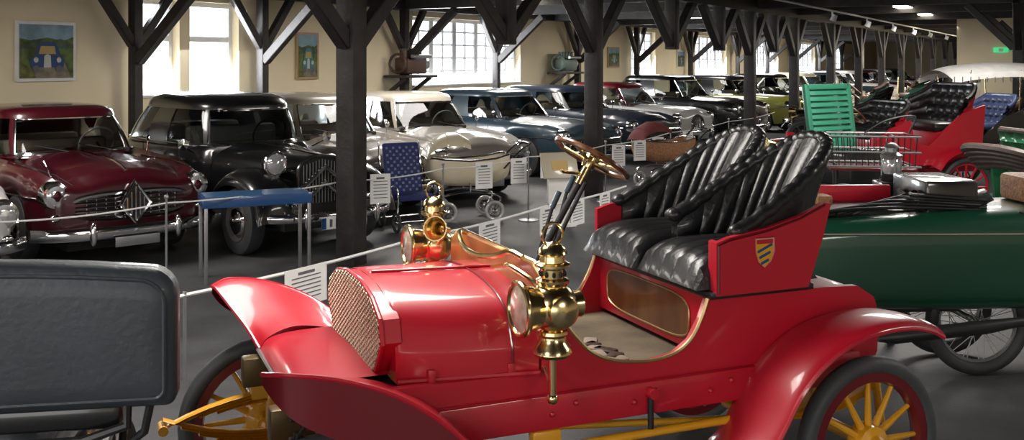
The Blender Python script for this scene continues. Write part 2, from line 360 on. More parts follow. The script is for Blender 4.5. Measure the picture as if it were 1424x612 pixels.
    for sg in (1,-1):
        b.tube([V((s*L/2,sg*(wid(s)+.006),.66+.03*s)) for s in [-.9+.06*k for k in range(31)]],.009,CHROME,5)
        for xx in (.55,-.35,-.95): b.tube([(xx,sg*(W/2+.001),.3),(xx,sg*(W/2+.004),.62),(xx-.01,sg*(W/2-.012),.8),(xx,sg*(W*.43),hood-.0)],.004,UNDER,4)
        b.cyl((-.25,sg*(W/2+.01),.76),(-.1,sg*(W/2+.01),.76),.011,CHROME,6)
        b.add(p_ell(.05,.015,.035),CHROME,T(.62,sg*W*.46,hood+.14)); b.cyl((.62,sg*W*.45,hood),(.62,sg*W*.46,hood+.12),.006,CHROME,5)
    for xx in (.0,-.95): b.box((xx-.1,0,hood+.02),(.16,W*.68,.24),intr,.05)
    b.add(p_torus(.19,.012,20,6),WHITEP,T(.36,.33,hood+.1)@R('Y',-62)); b.cyl((.36,.33,hood+.1),(.6,.33,hood),.012,DARKM,6)
    b.box((.62,0,hood+.03),(.12,W*.66,.05),DKINT,.01)
    for y in (-.1,.35): b.cyl((.755,y,hood+.05),(.62,y-.3,hood+.12),.006,DARKM,5)
    b.box((L/2+.155,.0,.27),(.012,.42,.09),STEEL,.004)
    return b.done(42)
saloon('maroon_saloon_car',(-5.09,11.21),-48,L=4.4,W=1.74,Ht=1.47,hood=.95,body=MAROON,grille='diamond')
saloon('beige_saloon_car',(-2.75,14.2),-50,L=4.3,W=1.68,Ht=1.5,hood=.92,body=BEIGE,grille='bars')
saloon('sand_saloon_car',(-1.54,15.75),-57,L=4.3,W=1.7,Ht=1.47,hood=.92,body=SAND,roof=ROOFC,grille='wide')
saloon('blue_saloon_car',(-.2,18.5),-45,L=4.5,W=1.74,Ht=1.45,hood=.92,body=SLATE,grille='wide')
saloon('dark_blue_saloon_car',(1.1,21.0),-44,L=4.8,W=1.8,Ht=1.45,hood=.95,body=NAVY,grille='wide')
saloon('white_saloon_car',(2.6,24.0),-44,L=4.3,W=1.65,Ht=1.45,hood=.9,body=WHITEP,roof=REDD,grille='oval')
saloon('black_saloon_car',(4.2,26.0),-42,L=4.6,W=1.8,Ht=1.6,hood=1.02,body=BLACKP,grille='oval')
saloon('olive_saloon_car',(6.3,29.0),-42,L=4.5,W=1.75,Ht=1.55,hood=.98,body=OLIVE,roof=BLACKP,grille='oval')
cols=[BLACKP,CREAM,SLATE,WHITEP,MAROON,GREYP,BLACKP,BEIGE]
for k in range(7):
    saloon(['black','cream','slate','white','maroon','grey','beige'][k]+'_vintage_car',(8.4+2.0*k,32.6+3.5*k),-42,body=cols[k],grille='oval',Ht=1.55,hood=.98)
# pre-war black saloon with separate wings
def prewar(name,loc,hd,body=BLACKP):
    b=B(name,head(loc,hd))
    rows=[]
    for x,w,zb,zt in [(-2.1,.35,.55,.70),(-2.0,.55,.42,.86),(-1.75,.66,.34,.98),(-1.3,.72,.3,1.02),(-.6,.74,.3,1.03),(.1,.73,.3,1.03),(.5,.68,.3,1.02),(.62,.6,.3,1.02)]:
        h=zt-zb; half=[V((x,w*a,zb+h*c)) for a,c in [(.96,0),(1,.35),(1,.7),(.97,.92),(.88,1),(.5,1.0),(0,1.0)]]
        rows.append(half+[V((v.x,-v.y,v.z)) for v in half[-2::-1]])
    b.add(p_grid(cgrid(rows,4,1),cap0=True,cap1=True),body)
    greenhouse(b,1.0,1.59,.56,-1.85,.40,-1.35,.70,.60,body,p=3.8,pil=[(34,42),(84,92),(118,150)],dome=.05)
    rows=[]
    for x,w,zt in [(.55,.60,1.05),(.9,.52,1.035),(1.3,.42,1.01),(1.7,.31,.99),(1.86,.27,.97)]:
        half=[V((x,w*a,z)) for a,z in [(1.0,.45),(1.02,.68),(1,.82),(.88,zt-.10),(.62,zt-.03),(.3,zt-.004),(0,zt)]]
        rows.append(half+[V((v.x,-v.y,v.z)) for v in half[-2::-1]])
    b.add(p_grid(cgrid(rows,4,3),cap0=True,cap1=True),body)
    for sg in (1,-1):
        for k in range(6): b.box((.95+k*.1,sg*(.52-.028*k),.72),(.02,.02,.12),body,.006,R('Z',-14*sg))
    sh=[(0,.98),(.13,.97),(.22,.93),(.27,.86),(.27,.65),(.22,.50),(.12,.44),(.0,.42)]
    poly=[V((1.9,y,z)) for y,z in sh]+[V((1.9,-y,z)) for y,z in sh[-2:0:-1]]
    b.add((poly,[list(range(len(poly)))]),UNDER); b.tube(poly,.022,body,8,closed=True)
    for k in range(-6,7): 
        y=k*.036; b.cyl((1.91,y,.46+abs(y)*.35),(1.91,y,.95-abs(y)*.25),.006,STEEL,5)
    for z0 in (.50,.66):
        b.tube([(1.95,.27,z0),(1.97,0,z0+.22),(1.95,-.27,z0)],.026,CHROME,6)
    for sg in (1,-1):
        prof=[(2.10,.40),(2.07,.56),(1.97,.72),(1.80,.82),(1.55,.865),(1.28,.82),(1.04,.66),(.80,.44),(.45,.33)]
        rows=[]
        for x,z in prof:
            rows.append([V((x-.04,sg*.34,z-.09)),V((x,sg*.46,z-.015)),V((x,sg*.60,z+.012)),V((x-.005,sg*.72,z-.02)),V((x-.02,sg*.79,z-.08 if z>.5 else z-.03)),V((x-.03,sg*.805,z-.16 if z>.5 else z-.05))])
        b.add(p_grid(cgrid(rows,4,3)),body)
        prof=[(-.75,.35),(-.85,.55),(-1.1,.74),(-1.4,.78),(-1.75,.68),(-2.0,.45),(-2.05,.34)]
        rows=[[V((x,sg*.6,z)),V((x,sg*.72,z)),V((x,sg*.79,z-.06)),V((x,sg*.8,z-.13))] for x,z in prof]
        b.add(p_grid(cgrid(rows,4,3)),body)
        b.box((0,sg*.72,.33),(1.6,.18,.04),body,.01)
        for xx in (1.5,-1.4): carwheel(b,xx,sg*.67,.34,DKINT,sg)
        b.add(p_lathe([(.001,-.2),(.06,-.17),(.1,-.08),(.115,0),(.12,.02),(.105,.03)],24),BLACKP,T(1.78,sg*.47,.92)@R('Y',90))
        b.add(p_torus(.115,.016,24,8),CHROME,T(1.80,sg*.47,.92)@R('Y',90))
        b.add(p_lathe([(.105,.02),(.07,.045),(.001,.06)],24),LENS,T(1.78,sg*.47,.92)@R('Y',90))
        b.cyl((1.72,sg*.47,.9),(1.65,sg*.45,.75),.02,body,8)
        b.add(p_lathe([(.001,-.05),(.055,-.03),(.06,.0),(.04,.02),(.001,.03)],16),CHROME,T(2.12,sg*.4,.56)@R('Y',90))
        b.tube([(.5,sg*.72,.95),(.55,sg*.85,1.02)],.008,CHROME,6); b.add(p_lathe([(.001,0),(.06,.005),(.06,.012),(.001,.02)],16),CHROME,T(.55,sg*.88,1.06)@R('Y',90))
        for xx in (.15,-.85): b.tube([(xx,sg*.745,.35),(xx,sg*.745,1.0)],.004,UNDER,4); b.cyl((xx+.05,sg*.76,.88),(xx+.17,sg*.76,.88),.01,CHROME,6)
    b.cyl((1.78,-.42,.84),(1.78,.42,.84),.012,CHROME,8)
    b.cyl((.6,0,1.045),(1.86,0,.985),.01,CHROME,6)
    bumper(b,4.3,1.5,.42,2.28,1,.045); bumper(b,4.3,1.5,.42,2.15,-1,.04)
    b.box((2.33,.0,.36),(.012,.52,.12),PAPER,.003); b.box((2.338,-.24,.36),(.004,.05,.11),SKYB)
    for k in range(5): b.box((2.338,-.16+k*.07,.36),(.004,.03,.075),INK)
    b.box((1.6,0,.38),(.7,.9,.25),UNDER)
    for xx in (.0,-.95): b.box((xx-.1,0,1.08),(.16,1.1,.26),DKINT,.05)
    b.add(p_torus(.2,.012,20,6),DARKM,T(.22,.32,1.13)@R('Y',-60))
    return b.done(42)
prewar('black_prewar_saloon_car',(-3.22,11.72),-48)
saloon('white_coupe_car',(-6.28,9.78),-48,body=WHITEP,grille='oval',Ht=1.4,hood=.86)
# ---------------------------------------------------------------- red antique roadster
F=(-.9205,-.3907);G=(-.3907,.9205)
RM=basis((1.485,4.2,-.0),F,(-G[0],-G[1]))
def q(a,g,z): return V((a,-g,z))
b=B('red_antique_roadster',RM); GC=.65
def spoked(b,a,g,R0,sg,nsp=12):
    M=T(a,-g,R0)@R('X',90)
    b.add(p_torus(R0-.038,.038,48,12,.042),RUBG,M)
    b.add(p_lathe([(R0-.06,-.03),(R0-.10,-.032),(R0-.112,0),(R0-.10,.032),(R0-.06,.03)],40),REDD,M)
    for k in range(nsp):
        a0=2*pi*k/nsp; c,s=math.cos(a0),math.sin(a0)
        b.add(p_tube([(.05*c,.05*s,0),((R0-.1)*c,(R0-.1)*s,0)],[.017,.010],8),YEL,M)
    b.add(p_lathe([(.001,-.1),(.035,-.095),(.045,-.05),(.075,-.035),(.08,.035),(.045,.05),(.035,.095),(.001,.1)],20),YEL,M)
for a,g in ((0,0),(0,1.3),(2.28,0.02),(2.28,1.28)): spoked(b,a,g,.36,1)
b.cyl(q(0,.1,.36),q(0,1.2,.36),.03,YEL); b.cyl(q(2.28,.1,.36),q(2.28,1.2,.36),.025,YEL)
for g in (.32,.98):
    b.box(q(1.05,g,.60),(2.65,.06,.1),YEL,.008); b.box(q(2.33,g,.665),(.16,.075,.12),OLB,.01)
    for a0 in (2.28,0.02):
        for sgn in (1,-1):
            for l in range(4):
                hw=.44-.07*l if sgn>0 else .44-.07*(3-l)
                zc=.475
                pts=[q(a0+hw*t,g,zc+sgn*(.10*(1-(hw/.44*t)**2))-sgn*.012*l) for t in [-1+.2*j for j in range(11)]]
                b.add(p_tube(pts,.024,6,ry=.006),YEL)
        b.box(q(a0,g,.47),(.06,.07,.2),YEL,.008)
        for e in (-.44,.44): b.cyl(q(a0+e,g-.04,.475),q(a0+e,g+.04,.475),.02,YEL)
b.cyl(q(.2,.12,.50),q(1.5,.12,.50),.017,YEL); b.box(q(1.42,.14,.5),(.12,.05,.14),YEL,.01)
b.tube([q(-.35,.3,.3),q(-.3,.3,.62),q(.1,.3,.68)],.02,YEL)
b.cyl(q(.0,.35,.36),q(1.4,.5,.45),.015,YEL); b.cyl(q(.0,.95,.36),q(1.4,.7,.45),.015,YEL)
side=[(-.14,.60),(1.40,.58),(2.02,.62),(2.02,.79),(1.43,.78),(1.42,.97),(1.34,.95),(1.29,.90),(1.22,.83),(1.12,.785),(.97,.765),(.85,.78),(.77,.83),(.72,.91),(.69,.985),(.1,.985),(-.08,.975),(-.17,.92),(-.2,.84),(-.19,.68)]
b.add(p_prism(side,-.15,-.185),RED); b.add(p_prism(side,-1.15,-1.115),RED)
cut=crv([q(a,.15,z) for a,z in [(1.42,.99),(1.34,.96),(1.29,.905),(1.22,.835),(1.12,.79),(.97,.77),(.85,.785),(.77,.835),(.72,.915),(.69,.99)]],4)
b.tube(cut,.008,YB,6); b.tube([V((p.x,-1.13,p.z)) for p in cut],.008,YB,6)
for g in (.135,1.165): b.box(q(.98,g,.635),(2.1,.03,.13),RED,.01)
for k in range(6): b.add(p_ell(.012,.012,.012,8,6),RED,T(1.3+.1*(k%2)-.35*(k//2),-.118,.66-.03*(k%2)))
b.box(q(1.05,GC,.70),(.9,.96,.03),MATT); b.box(q(1.0,GC,.60),(2.1,.6,.1),UNDER)
b.box(q(.42,GC,.86),(.50,.96,.25),RED,.01)
tail=[]
for a,zt,zb,w in [(.2,.985,.6,.5),(.0,.985,.6,.5),(-.1,.965,.6,.495),(-.17,.92,.62,.48),(-.205,.84,.66,.45)]:
    half=[(-w,zb),(-w,zb+.6*(zt-zb)),(-w*.98,zt-.05),(-w*.9,zt-.008),(0,zt)]
    pr=half+[(-x,z) for x,z in half[-2::-1]]
    tail.append([q(a,GC+x,z) for x,z in pr])
b.add(p_grid(tail,cap0=True,cap1=True),RED)
pan=[V((.675,-(GC+.02)+.36*math.copysign(abs(math.cos(t))**.45,math.cos(t)),.865+.095*math.copysign(abs(math.sin(t))**.5,math.sin(t)))) for t in [2*pi*k/32 for k in range(32)]]
b.add((pan,[list(range(32))]),MAHOG); b.tube(pan,.004,YB,6,closed=True)
dd=[(.15,.88),(.17,1.13),(.24,1.175),(1.06,1.175),(1.13,1.13),(1.15,.88)]
b.add(([q(1.44,g,z) for g,z in dd]+[q(1.39,g,z) for g,z in dd],[[0,1,2,3,4,5],[11,10,9,8,7,6]]+[[i,i+1,i+7,i+6] for i in range(5)]),WOODD)
b.tube([q(1.415,g,z+.004) for g,z in dd],.007,BRASS,6)
for g in (.45,.6,.78): b.add(p_lathe([(.001,0),(.04,.0),(.045,.02),(.04,.03),(.001,.03)],16),BRASS,T(1.385,-g,1.08)@R('Y',-90))
# bonnet
def hoodsec(a,w,zt,zb):
    half=[(-w,zb),(-w,zb+.1),(-w*.985,zt-.19),(-w*.88,zt-.09),(-w*.68,zt-.035),(-w*.35,zt-.008),(0,zt)]
    return [q(a,GC+x,z) for x,z in half+[(-x,z) for x,z in half[-2::-1]]]
rows=cgrid([hoodsec(1.44,.5,1.085,.77),hoodsec(1.7,.48,1.09,.77),hoodsec(1.93,.43,1.10,.775),hoodsec(1.97,.41,1.10,.78)],5,3)
b.add(p_grid(rows,cap0=True,cap1=True),RED)
b.tube([V((p.x,p.y+(.003 if p.y>-GC else -.003)*1,p.z+.003)) for p in rows[2]],.004,REDD,5)
b.cyl(q(1.44,GC-.51,.785),q(1.97,GC-.43,.79),.012,RED,8)
b.cyl(q(1.44,GC,1.09),q(1.95,GC,1.105),.006,RED,8)
for a in (1.55,1.85): b.box(q(a,GC-.49+.09*(a-1.5),.80),(.03,.03,.06),RED,.005)
# radiator
rp=[(-.32,.80),(-.42,.93),(-.39,1.01),(-.28,1.065),(-.12,1.095),(.12,1.095),(.28,1.065),(.39,1.01),(.42,.93),(.32,.80)]
b.add(([q(2.02,GC+x,z) for x,z in rp]+[q(1.96,GC+x,z) for x,z in rp],[list(range(10))]),mat('radiator_core',(.05,.02,.015),.6,.3))
b.add(([q(2.02,GC+x,z) for x,z in rp]+[q(1.95,GC+x,z) for x,z in rp],[[i,(i+1)%10,10+(i+1)%10,10+i] for i in range(10)]),RED)
b.tube([q(2.02,GC+x,z) for x,z in rp],.010,RED,8,closed=True)
HC=mat('radiator_honeycomb',(.36,.28,.20),.4,.7)
def clip(px,pz,dx,dz):
    t0,t1=-9,9
    for i in range(10):
        x0,z0=rp[i];x1,z1=rp[(i+1)%10]; nx,nz=-(z1-z0),(x1-x0)
        cx,cz=0,.95; sgn=1 if (nx*(cx-x0)+nz*(cz-z0))>0 else -1
        nx*=sgn;nz*=sgn; den=nx*dx+nz*dz; num=nx*(px-x0)+nz*(pz-z0)
        if abs(den)<1e-9:
            if num<0: return None
            continue
        t=-num/den
        if den>0: t0=max(t0,t)
        else: t1=min(t1,t)
    return (t0,t1) if t1>t0 else None
for dx,dz in ((1,.6),(1,-.6)):
    l=math.hypot(dx,dz);dx/=l;dz/=l
    for k in range(-30,31):
        px=k*.036; r=clip(px,.95,dx,dz)
        if r: b.add(p_tube([q(2.03,GC+px+dx*r[0],.95+dz*r[0]),q(2.03,GC+px+dx*r[1],.95+dz*r[1])],.0034,5),HC)
# apron and wings
ap=[[q(a,GC+x,z+.012*(1-(x/.37)**2)) for x in (-.37,-.2,0,.2,.37)] for a,z in ((1.98,.805),(2.1,.805),(2.22,.80),(2.3,.78),(2.335,.74))]
b.add(p_grid(cgrid(ap,3,3)),RED); b.tube([q(2.338,GC+x,.74) for x in (-.37,0,.37)],.009,STEEL,6)
for s in (1,-1):
    def g_(o): return GC+s*o
    OUT=[(2.49,.68,.965),(2.41,.76,.975),(2.26,.79,.95),(2.08,.80,.88),(1.92,.81,.77),(1.79,.81,.64),(1.68,.80,.52)]
    INN=[(2.335,.36,.745),(2.29,.37,.79),(2.18,.38,.82),(2.02,.40,.79),(1.88,.45,.73),(1.77,.50,.63),(1.67,.5,.52)]
    rows=[]
    for (a,o,z),(a2,o2,z2) in zip(OUT,INN):
        row=[]
        for t in (0,.33,.66,.92,1):
            zz=z2+(z-z2)*t-.015*math.sin(pi*t)-(.0 if t<1 else .012); row.append(q(a2+(a-a2)*t**1.4,g_(o2+(o-o2)*t),zz))
        rows.append(row)
    gr=cgrid(rows,5,4); b.add(p_grid(gr),RED)
    e=[r[-1] for r in gr]; b.tube(e,.008,RED,6); b.tube(gr[0],.008,RED,6)
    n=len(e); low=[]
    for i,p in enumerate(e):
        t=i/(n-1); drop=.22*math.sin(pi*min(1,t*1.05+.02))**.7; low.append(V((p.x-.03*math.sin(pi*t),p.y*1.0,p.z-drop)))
    b.add(p_grid([e,low]),REDD)  # wing skirt: its shade is put into the colour as deeper red
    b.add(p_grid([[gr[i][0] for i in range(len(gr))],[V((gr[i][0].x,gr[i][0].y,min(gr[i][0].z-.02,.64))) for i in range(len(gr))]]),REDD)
    prof=[(-.225,.845),(-.16,.878),(-.05,.90),(.1,.898),(.26,.862),(.40,.785),(.50,.69),(.58,.57),(.66,.47),(.76,.42)]
    rows=[[q(a,g_(.50),z-.03),q(a,g_(.58),z),q(a,g_(.70),z+.012),q(a,g_(.80),z),q(a-.0,g_(.84),z-.025)] for a,z in prof]
    gr=cgrid(rows,4,4); b.add(p_grid(gr),RED)
    b.tube([r[-1] for r in gr],.009,RED,6); b.tube(gr[0],.009,RED,6)
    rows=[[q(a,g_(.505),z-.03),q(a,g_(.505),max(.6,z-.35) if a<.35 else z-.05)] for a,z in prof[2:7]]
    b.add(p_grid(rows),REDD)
# seats
def bucket(gc,hw):
    nt=180; inn=[];out=[];top=[]; NP=15
    for i in range(nt+1):
        t=-1+2*i/nt; an=t*pi/2
        s,c=math.sin(an),abs(math.cos(an)); gg=math.copysign(abs(s)**.72,s)*hw; aa=.03+.50*(1-c**.8)
        m=abs(t)**1.8; zt=1.60-.35*m
        nrm=V((-c,s,0)).normalized()
        ri=[];ro=[]
        for k in range(13):
            v=k/12; z=1.10+(zt-1.10)*v; sh=.17*(1-v)*c-.08*v*c
            bul=.016*abs(math.sin(NP*pi*(t+1)/2))**.7*(.3+.7*math.sin(pi*min(1,v*.85+.12)))+.02*math.sin(pi*v)
            ri.append(q(aa+sh-nrm.x*bul,gc+gg-nrm.y*bul,z))
            z2=1.0+(zt-1.0)*v; ro.append(q(aa+sh+nrm.x*.05,gc+gg+nrm.y*.03,z2))
        inn.append(ri);out.append(ro); top.append((ri[-1]+ro[-1])/2)
    b.add(p_grid(inn),LEA); b.add(p_grid(out),LEA)
    b.tube([p+V((0,0,.004*math.sin(i*.9))) for i,p in enumerate(top)],.030,LEA,10)
    for e in (0,-1):
        p=top[e]; b.add(p_ell(.045,.032,.032),LEA,T(*p)); b.add(p_grid([inn[e],out[e]]),LEA)
bucket(.415,.232); bucket(.905,.245)
sp=[(.665,1.0),(.665,1.215),(.6,1.235),(.42,1.26),(.25,1.30),(.12,1.35),(.085,1.345),(.13,1.2),(.205,1.0)]
b.add(p_prism(sp,-.125,-.15),RED); b.add(p_prism(sp,-1.175,-1.15),RED)
b.tube([q(x,.125,z) for x,z in [(.655,1.01),(.655,1.205),(.6,1.225),(.42,1.25),(.25,1.29),(.12,1.34)]],.006,REDD,5)
b.add(p_prism([(.66,1.0),(.66,1.215),(.645,1.22),(.645,1.0)],-.13,-.19),RED)
b.box(q(.43,GC,1.0),(.52,1.04,.03),LEA,.008)
def cushion(g0,g1,a0,a1,z0,z1,np_):
    rows=[]
    nx,ny=16,60
    for i in range(nx+1):
        u=i/nx; row=[]
        for j in range(ny+1):
            v=j/ny; ed=(1-abs(2*u-1)**5)**.45*(1-abs(2*v-1)**6)**.35 if 0<u<1 and 0<v<1 else 0
            z=z0+(z1-z0)*ed+ed*.010*abs(math.sin(np_*pi*v))**.6-.006*ed+.02*ed*(1-(2*u-1)**2)
            row.append(q(a0+(a1-a0)*u,g0+(g1-g0)*v,z))
        rows.append(row)
    b.add(p_grid(rows),LEA)
cushion(.17,.655,.12,.73,1.02,1.15,5); cushion(.66,1.14,.12,.75,1.02,1.155,5)
# crest
def crest(s,y,dz=0): return [V((.43+x*s,y,1.165+dz+z*s)) for x,z in [(.045,.055),(-.045,.055),(-.045,0),(-.032,-.04),(0,-.065),(.032,-.04),(.045,0)]]
b.add((crest(1.08,-.1235),[list(range(7))]),WHITEP); b.add((crest(.95,-.1225),[list(range(7))]),YEL)
b.tube(crest(1.05,-.123),.003,RED,4,closed=True)
b.box((.43,-.122,1.207),(.08,.001,.018),RED)
for k in range(3): b.box((.43,-.1218,1.18-k*.028),(.078-.018*k,.001,.011),SKYB,0,R('Y',22))
# lamps
def lamp(g,sc=1.07):
    a0,z0=1.464,.895; M=T(a0,-g,z0)@S(sc,sc,sc)
    b.add(p_lathe([(.001,0),(.06,0),(.068,.012),(.064,.03),(.05,.045),(.046,.065),(.052,.075),(.05,.085),(.03,.09)],24),BRASS,M)
    b.add(p_lathe([(.03,.085),(.06,.1),(.08,.13),(.086,.165),(.08,.2),(.06,.225),(.045,.235)],24),BRASS,M)
    b.add(p_lathe([(.045,.23),(.056,.245),(.056,.255),(.04,.262),(.04,.29),(.06,.3),(.06,.308),(.044,.315),(.042,.335),(.05,.342),(.044,.36),(.025,.375),(.008,.38),(.001,.382)],24),BRASS,M)
    b.add(p_torus(.038,.005,20,6),BRASS,M@T(0,0,.405)@R('X',90))
    for k in range(10): b.add(p_ell(.007,.007,.010,6,6),DARKM,M@T(.042*math.cos(k*pi/5),.042*math.sin(k*pi/5),.276))
    LM=M@T(.05,0,.165)@R('Y',90)
    b.add(p_lathe([(.06,-.02),(.07,.02),(.075,.055),(.092,.06),(.094,.075),(.082,.08)],28),BRASS,LM)
    b.add(p_torus(.086,.009,28,8),BRASS,LM@T(0,0,.072)); b.add(p_lathe([(.08,.072),(.05,.082),(.001,.088)],24),LAMPG,LM)
    b.add(p_lathe([(.04,0),(.045,.03),(.03,.04),(.001,.045)],16),BRASS,M@T(-.07,0,.165)@R('Y',-90))
    for sy in (1,-1): b.add(p_lathe([(.05,0),(.052,.03),(.036,.04),(.001,.043)],16),BRASS,M@T(-.0,sy*.065,.165)@R('X',-90*sy))
    b.cyl(q(a0,g,.74),q(a0,g,.91),.016,BRASS); b.cyl(q(a0,g,.78),q(a0-.06,.17 if g<.5 else 1.13,.80),.015,BRASS)
    b.add(p_ell(.022,.022,.022),BRASS,T(a0,-g,.74))
lamp(-.02); lamp(1.31)
# horn tubing
b.tube(crv([q(1.45,.9,1.19),q(1.5,.86,1.2),q(1.52,.75,1.16),q(1.52,.6,1.15),q(1.5,.45,1.17),q(1.47,.36,1.2),q(1.45,.28,1.19)],6),.012,BRASS,8)
b.add(p_lathe([(.012,0),(.016,.08),(.03,.14),(.055,.17),(.05,.17),(.02,.1)],20),BRASS,align(q(1.5,1.0,1.19),(.5,.6,.15)))
b.tube(crv([q(1.5,.35,1.15),q(1.52,.25,1.17),q(1.5,.12,1.15),q(1.46,.02,1.10)],6),.010,BRASS,8)
b.cyl(q(1.5,1.05,1.16),q(1.464,1.3,1.05),.01,BRASS)
# steering
bot=q(1.16,.95,.9); topp=q(.80,.95,1.49); d=(topp-bot).normalized()
b.cyl(bot,topp,.016,DARKM); b.cyl(q(1.13,.90,.9),q(.85,.92,1.38),.010,DARKM); b.cyl(q(1.3,.95,.75),bot,.024,DARKM)
b.cyl(bot.lerp(topp,.8),topp,.022,BRASS)
SM=align(topp,d); b.add(p_torus(.185,.014,40,8),MAHOG,SM)
for k in range(4): b.add(p_tube([(0,0,-.02),(.18*math.cos(k*pi/2+.5),.18*math.sin(k*pi/2+.5),0)],.009,6),BRASS,SM)
b.add(p_lathe([(.001,.03),(.03,.025),(.04,0),(.03,-.05),(.001,-.05)],16),BRASS,SM); b.add(p_torus(.07,.005,24,6),BRASS,SM@T(0,0,.02))
b.tube([q(.86,.95,1.42),q(.98,.88,1.44),q(1.0,.87,1.45)],.008,BRASS,6)
for a,g,h in ((.86,1.2,1.30),(.92,1.24,1.22)):
    b.cyl(q(a+.16,g,.6),q(a-.05,g,h),.009,DARKM); b.cyl(q(a-.05,g,h),q(a-.09,g,h+.08),.014,SLATE)
b.tube([q(1.15,1.0,.75),q(1.0,.99,1.0),q(.95,.98,1.05)],.01,DARKM)
b.cyl(q(.98,.11,.52),q(.98,.11,.66),.012,DARKM); b.cyl(q(.98,.08,.66),q(.98,.14,.66),.02,RED)
for k in range(7): b.box(q(1.0+.09*random.random(),.30+.045*k,.735),(.1,.06,.03),LEABR if k%2 else TAN,.008,R('Z',40*k))
b.cyl(q(2.36,.06,.60),q(2.36,.06,.72),.012,DARKM); b.box(q(2.36,.06,.69),(.05,.05,.02),DARKM,.004); b.tube([q(2.36,.06,.7),q(2.33,.03,.76),q(2.39,.02,.78)],.008,DARKM)
b.tube([q(1.2,1.2,.95),q(1.2,1.35,1.0),q(1.22,1.45,1.0),q(1.25,1.45,.7)],.01,DARKM)
b.done(40)
# ---------------------------------------------------------------- slate leather carriage seat, bottom left
b=B('carriage_with_leather_seat',head((-1.475,2.72,-.02),10))
def pad(w,h,r=.08):
    poly=[]
    for cx,cz,a0 in ((w/2-r,h-r,0),(-w/2+r,h-r,90),(-w/2+.03,.03,180),(w/2-.03,.03,270)):
        rr=r if a0<180 else .03
        for k in range(7):
            a=math.radians(a0+15*k); x=cx+rr*math.cos(a); poly.append((x,cz+rr*math.sin(a)))
        if a0==0:
            for k in range(1,8):
                x=(w/2-r)*(1-2*k/8); poly.append((x,h+.03*(1-(x/(w/2-r))**2)))
    return poly
poly=pad(1.3,.38)
rows=[]
for y,inn in ((-.062,.075),(-.058,.035),(-.045,.01),(-.03,0),(.03,0),(.045,.01),(.058,.035),(.062,.075)):
    rows.append([V((x*(1-inn/.65),y,.19+(z-.19)*(1-inn/.19))) for x,z in poly])
b.add(p_grid(rows,cv=True,cap0=True,cap1=True),LEAG,T(-.1,0,1.02))
for y in (-.055,.055): b.tube([V((x*.955-.1,y,.19+(z-.19)*.86+1.02)) for x,z in poly],.006,LEAG,6,closed=True)
b.box((-.15,.03,.99),(1.1,.08,.08),BLACKP,.02); b.box((-.3,.4,.9),(.95,.7,.12),LEAG,.04); b.box((-.25,.3,.72),(.95,.8,.28),BLACKP,.03)
b.tube([(.42,-.03,1.06),(.42,-.03,.97),(.3,-.02,.93),(.1,-.02,.93)],.014,DARKM); b.tube([(.48,0,1.04),(.46,0,.94),(.3,.1,.8)],.012,DARKM)
for s in (-1,1):
    M=T(-.3+s*.60,.35,.44)@R('Y',90); b.add(p_torus(.4,.02,36,8),RUBG,M); b.add(p_lathe([(.05,-.08),(.05,.08),(.001,.08)],14),BLACKP,M)
    for k in range(12): b.add(p_tube([(0,0,0),(.39*math.cos(k*pi/6),.39*math.sin(k*pi/6),0)],.014,6),BLACKP,M)
b.cyl((-.90,.35,.44),(.30,.35,.44),.025,DARKM); b.box((-.3,.35,.55),(.7,.5,.14),DARKM,.02)
b.done()
# ---------------------------------------------------------------- green cyclecar
b=B('green_cyclecar',head((3.3,6.5,0),3))
rows=[]
for x,w,zb,zt in [(-1.85,.18,.55,.86),(-1.75,.27,.48,.92),(-1.4,.33,.44,.97),(-.8,.36,.42,1.01),(-.1,.38,.42,1.04),(.6,.38,.42,1.05),(1.4,.36,.44,1.03),(2.1,.25,.5,.95)]:
    half=[V((x,w*a,zb+(zt-zb)*c)) for a,c in [(0,0),(.7,.0),(.95,.1),(1,.35),(1,.7),(.95,.88),(.8,.97),(.5,1),(0,1)]]
    rows.append(half+[V((v.x,-v.y,v.z)) for v in half[-2:0:-1]])
gr=cgrid([r+[r[0]] for r in rows],5,3); b.add(p_grid(gr,cap0=True,cap1=True),GREENP)
b.tube([V((x,-(w*1.0+.002),.90)) for x,w in [(-1.75,.262),(-1.4,.325),(-.8,.357),(-.1,.377),(.6,.377),(1.4,.357)]],.003,CREAM,5)
def wire(b,x,y,R0,wsp=WHITEP,nn=28):
    M=T(x,y,R0)@R('X',90); b.add(p_torus(R0-.04,.04,40,10),RUB,M); b.add(p_torus(R0-.085,.012,40,6),STEEL,M); b.add(p_lathe([(.001,-.07),(.03,-.06),(.03,.06),(.001,.07)],14),STEEL,M)
    for k in range(nn):
        a=2*pi*k/nn; a2=a+.5*(1 if k%2 else -1); zz=.05*(1 if k%4<2 else -1)
        b.add(p_tube([(.03*math.cos(a),.03*math.sin(a),zz),((R0-.085)*math.cos(a2),(R0-.085)*math.sin(a2),0)],.0025,4),wsp,M)
wire(b,-.42,-.22,.33); wire(b,-.42,.22,.33); wire(b,1.7,-.5,.33); wire(b,1.7,.5,.33); b.cyl((1.7,-.5,.33),(1.7,.5,.33),.02,DARKM); b.cyl((-.42,-.25,.33),(-.42,.25,.33),.02,DARKM)
b.tube([(-1.15,-.46,.30),(-1.05,-.46,.31),(-.5,-.46,.36),(-.3,-.44,.38),(.4,-.4,.42)],[.02,.042,.042,.03,.03],DARKM,12)
b.box((-.9,0,.43),(.7,.5,.06),DARKM,.01)
b.box((-1.15,.05,1.0),(.85,.45,.05),LEA,.02); b.box((-.55,.08,1.1),(.34,.5,.2),BLACKP,.02); b.box((-1.15,.24,1.07),(.75,.04,.12),RED,.01)
b.box((-1.28,.2,1.05),(.1,.3,.06),WICK,.01)
